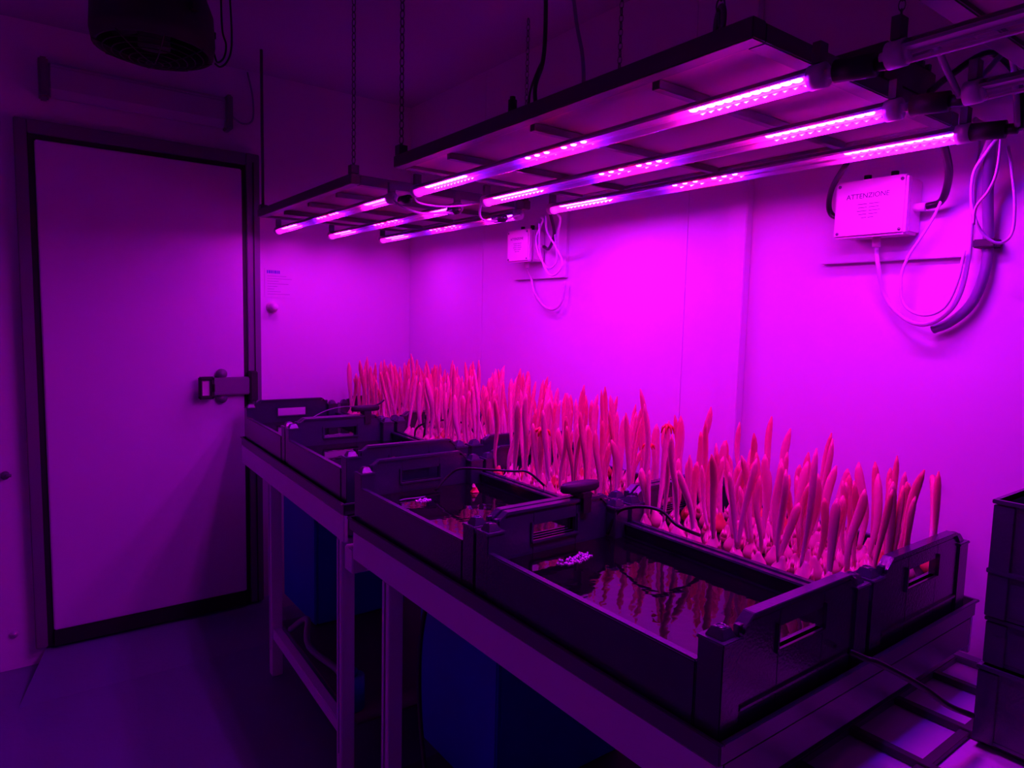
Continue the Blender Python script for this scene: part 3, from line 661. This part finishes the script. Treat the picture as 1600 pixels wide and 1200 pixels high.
# ------------------------------------------------------------------ under the benches: blue tanks
def make_tank(x0, x1, y0, y1, z0, z1, label):
    t = thing('storage_tank', label, 'tank', (x0, y0, z0)); w, l, h_ = x1-x0, y1-y0, z1-z0
    q = MB(); q.frustum(.01, w-.01, .01, l-.01, 0, .012, .0)
    for a in ((.0, .012, .0, l), (w-.012, w, 0, l), (.012, w-.012, 0, .012), (.012, w-.012, l-.012, l)): q.box(a[0], a[1], a[2], a[3], .0, h_)
    q.build('tank_body', M['blue'], t, .004)
    q = MB()
    for a in ((-.010, .0, -.010, l+.010), (w, w+.010, -.010, l+.010), (0, w, -.010, 0), (0, w, l, l+.010)): q.box(a[0], a[1], a[2], a[3], h_-.02, h_)
    q.build('tank_rim', M['blue'], t, .002)
    q = MB(); q.box(.014, w-.014, .014, l-.014, h_-.06, h_-.055); q.build('tank_water', M['water'], t)
    return t
make_tank(.90, 1.28, 2.44, 2.80, FLOOR+.2, .60, 'tall blue plastic tank under the far bench')
make_tank(.90, 1.32, 1.245, 1.62, FLOOR+.2, .57, 'tall blue plastic tank under the nearer bench, behind its far leg')
cable('drain_hose', [(.80, 1.40, .64), (.79, 1.42, .50), (.785, 1.41, .34), (.775, 1.36, .20), (.77, 1.33, .136)], .006, 'cableb', 'dark hose hanging down in front of the blue tank under the nearer bench')
# small clutter on the lower shelves
q = MB(); q.cyl((.80, 1.85, FLOOR+.198), (.80, 1.85, FLOOR+.30), .035, 16); q.cyl((.80, 1.85, FLOOR+.30), (.80, 1.85, FLOOR+.32), .014, 12)
tag(q.build('water_pump', M['blue'], bevel=.002), 'small blue pump on the lower shelf of the far bench', 'pump')
cable('shelf_hose', [(.80, 1.90, FLOOR+.204), (.84, 2.05, FLOOR+.206), (.79, 2.2, FLOOR+.25), (.82, 2.3, FLOOR+.30), (.80, 2.42, FLOOR+.22)], .011, 'cableg', 'grey hose coiling on the lower shelf of the far bench')

# ------------------------------------------------------------------ third bench (bottom right) with its white sheet, grid and crate stack
t = thing('steel_bench', 'low bench at the lower right corner with white panels between dark bars', 'bench', (.80, -.95, FLOOR))
z = .60-FLOOR; L = 1.525; W = .84
q = MB(); q.box(.02, W-.02, .02, L-.02, z-.012, z-.004); q.build('white_panel', M['white'], t)
for b in ((0, .03, 0, L), (W-.03, W, 0, L), (.03, W-.03, 0, .03), (.03, W-.03, L-.03, L)):
    q = MB(); q.box(b[0], b[1], b[2], b[3], z-.07, z+.010); q.build('edge_rail', M['tray'], t, .002)
for k in range(1, 5):
    x = W*k/5 + .0; q = MB(); q.box(x+.018, x+.034, .03, L-.03, z-.003, z+.010); q.build('grid_bar', M['lamp'], t, .001)
for k in range(1, 11):
    y = L-.03-k*.13; q = MB(); q.box(.03, W-.03, y+.004, y+.020, z-.003, z+.006); q.build('grid_bar', M['lamp'], t, .001)
for x in (.01, W-.05):
    for y in (.05, L-.09):
        q = MB(); q.box(x, x+.04, y, y+.04, 0, z-.071); q.build('leg', M['steel'], t, .002)
def stack_crate(x0, y0, z0, w, l, h_, ledge, label, cat='crate', side='black'):
    t = thing('storage_crate', label, cat, (x0, y0, z0), group='crates stacked at the right edge')
    q = MB(); q.box(0, w, 0, l, 0, .006); q.build('crate_floor', M['black'], t)
    for b in ((0, .008, 0, l), (w-.008, w, 0, l), (.008, w-.008, 0, .008), (.008, w-.008, l-.008, l)):
        q = MB(); q.box(b[0], b[1], b[2], b[3], .006, h_-.001)
        x_0 = b[0]-.006 if b[0] == 0 else b[0]; x_1 = b[1]+.004 if b[1] == w else b[1]; y_1 = b[3]+.006 if b[3] == l else b[3]
        q.box(x_0, x_1, b[2], y_1, h_-.008, h_-.001)
        if ledge: q.box(x_0, x_1, b[2], y_1, h_*ledge-.004, h_*ledge+.004)
        q.build('side_wall', M['black'], t, .001)
    for x in (-.004, w-.03):
        for y in (-.004, l-.026):
            q = MB(); q.box(x, x+.034, y, y+.03, .0, h_-.010); q.build('corner_rib', M['black'], t, .001)
    return t
SX = 1.305
stack_crate(SX, -.185, .611, .335, .590, .133, 0, 'black crate at the bottom of the stack at the right edge')
stack_crate(SX+.010, -.185, .745, .325, .588, .082, 0, 'shallow dark crate second from the bottom of the right edge stack')
stack_crate(SX+.004, -.185, .828, .330, .590, .200, .39, 'tall black crate on top of the stack at the right edge')

# ------------------------------------------------------------------ world, camera, view
w = bpy.data.worlds.new('world'); scene.world = w; w.use_nodes = True
w.node_tree.nodes['Background'].inputs['Color'].default_value = (0, 0, 0, 1); w.node_tree.nodes['Background'].inputs['Strength'].default_value = 0
cd = bpy.data.cameras.new('camera'); cam = bpy.data.objects.new('camera', cd); col.objects.link(cam)
R = [[0.804240491219169, 0.5931619936715679, 0.03682501252030698], [-0.5938325472711757, 0.7995907441352729, 0.08954076996230675], [0.023667236530206182, -0.0938801957644501, 0.9953021504840889]]
m = Matrix([[R[i][0], R[i][2], -R[i][1], (0, 0, 1.3039)[i]] for i in range(3)] + [[0, 0, 0, 1]])
cam.matrix_world = m
cd.sensor_width = 36; cd.lens = 1061.64/1600*36; cd.clip_start = .02
scene.camera = cam
vs_ = scene.view_settings; vs_.view_transform = 'Standard'; vs_.look = 'None'; vs_.gamma = 1; vs_.exposure = 0; vs_.use_curve_mapping = False
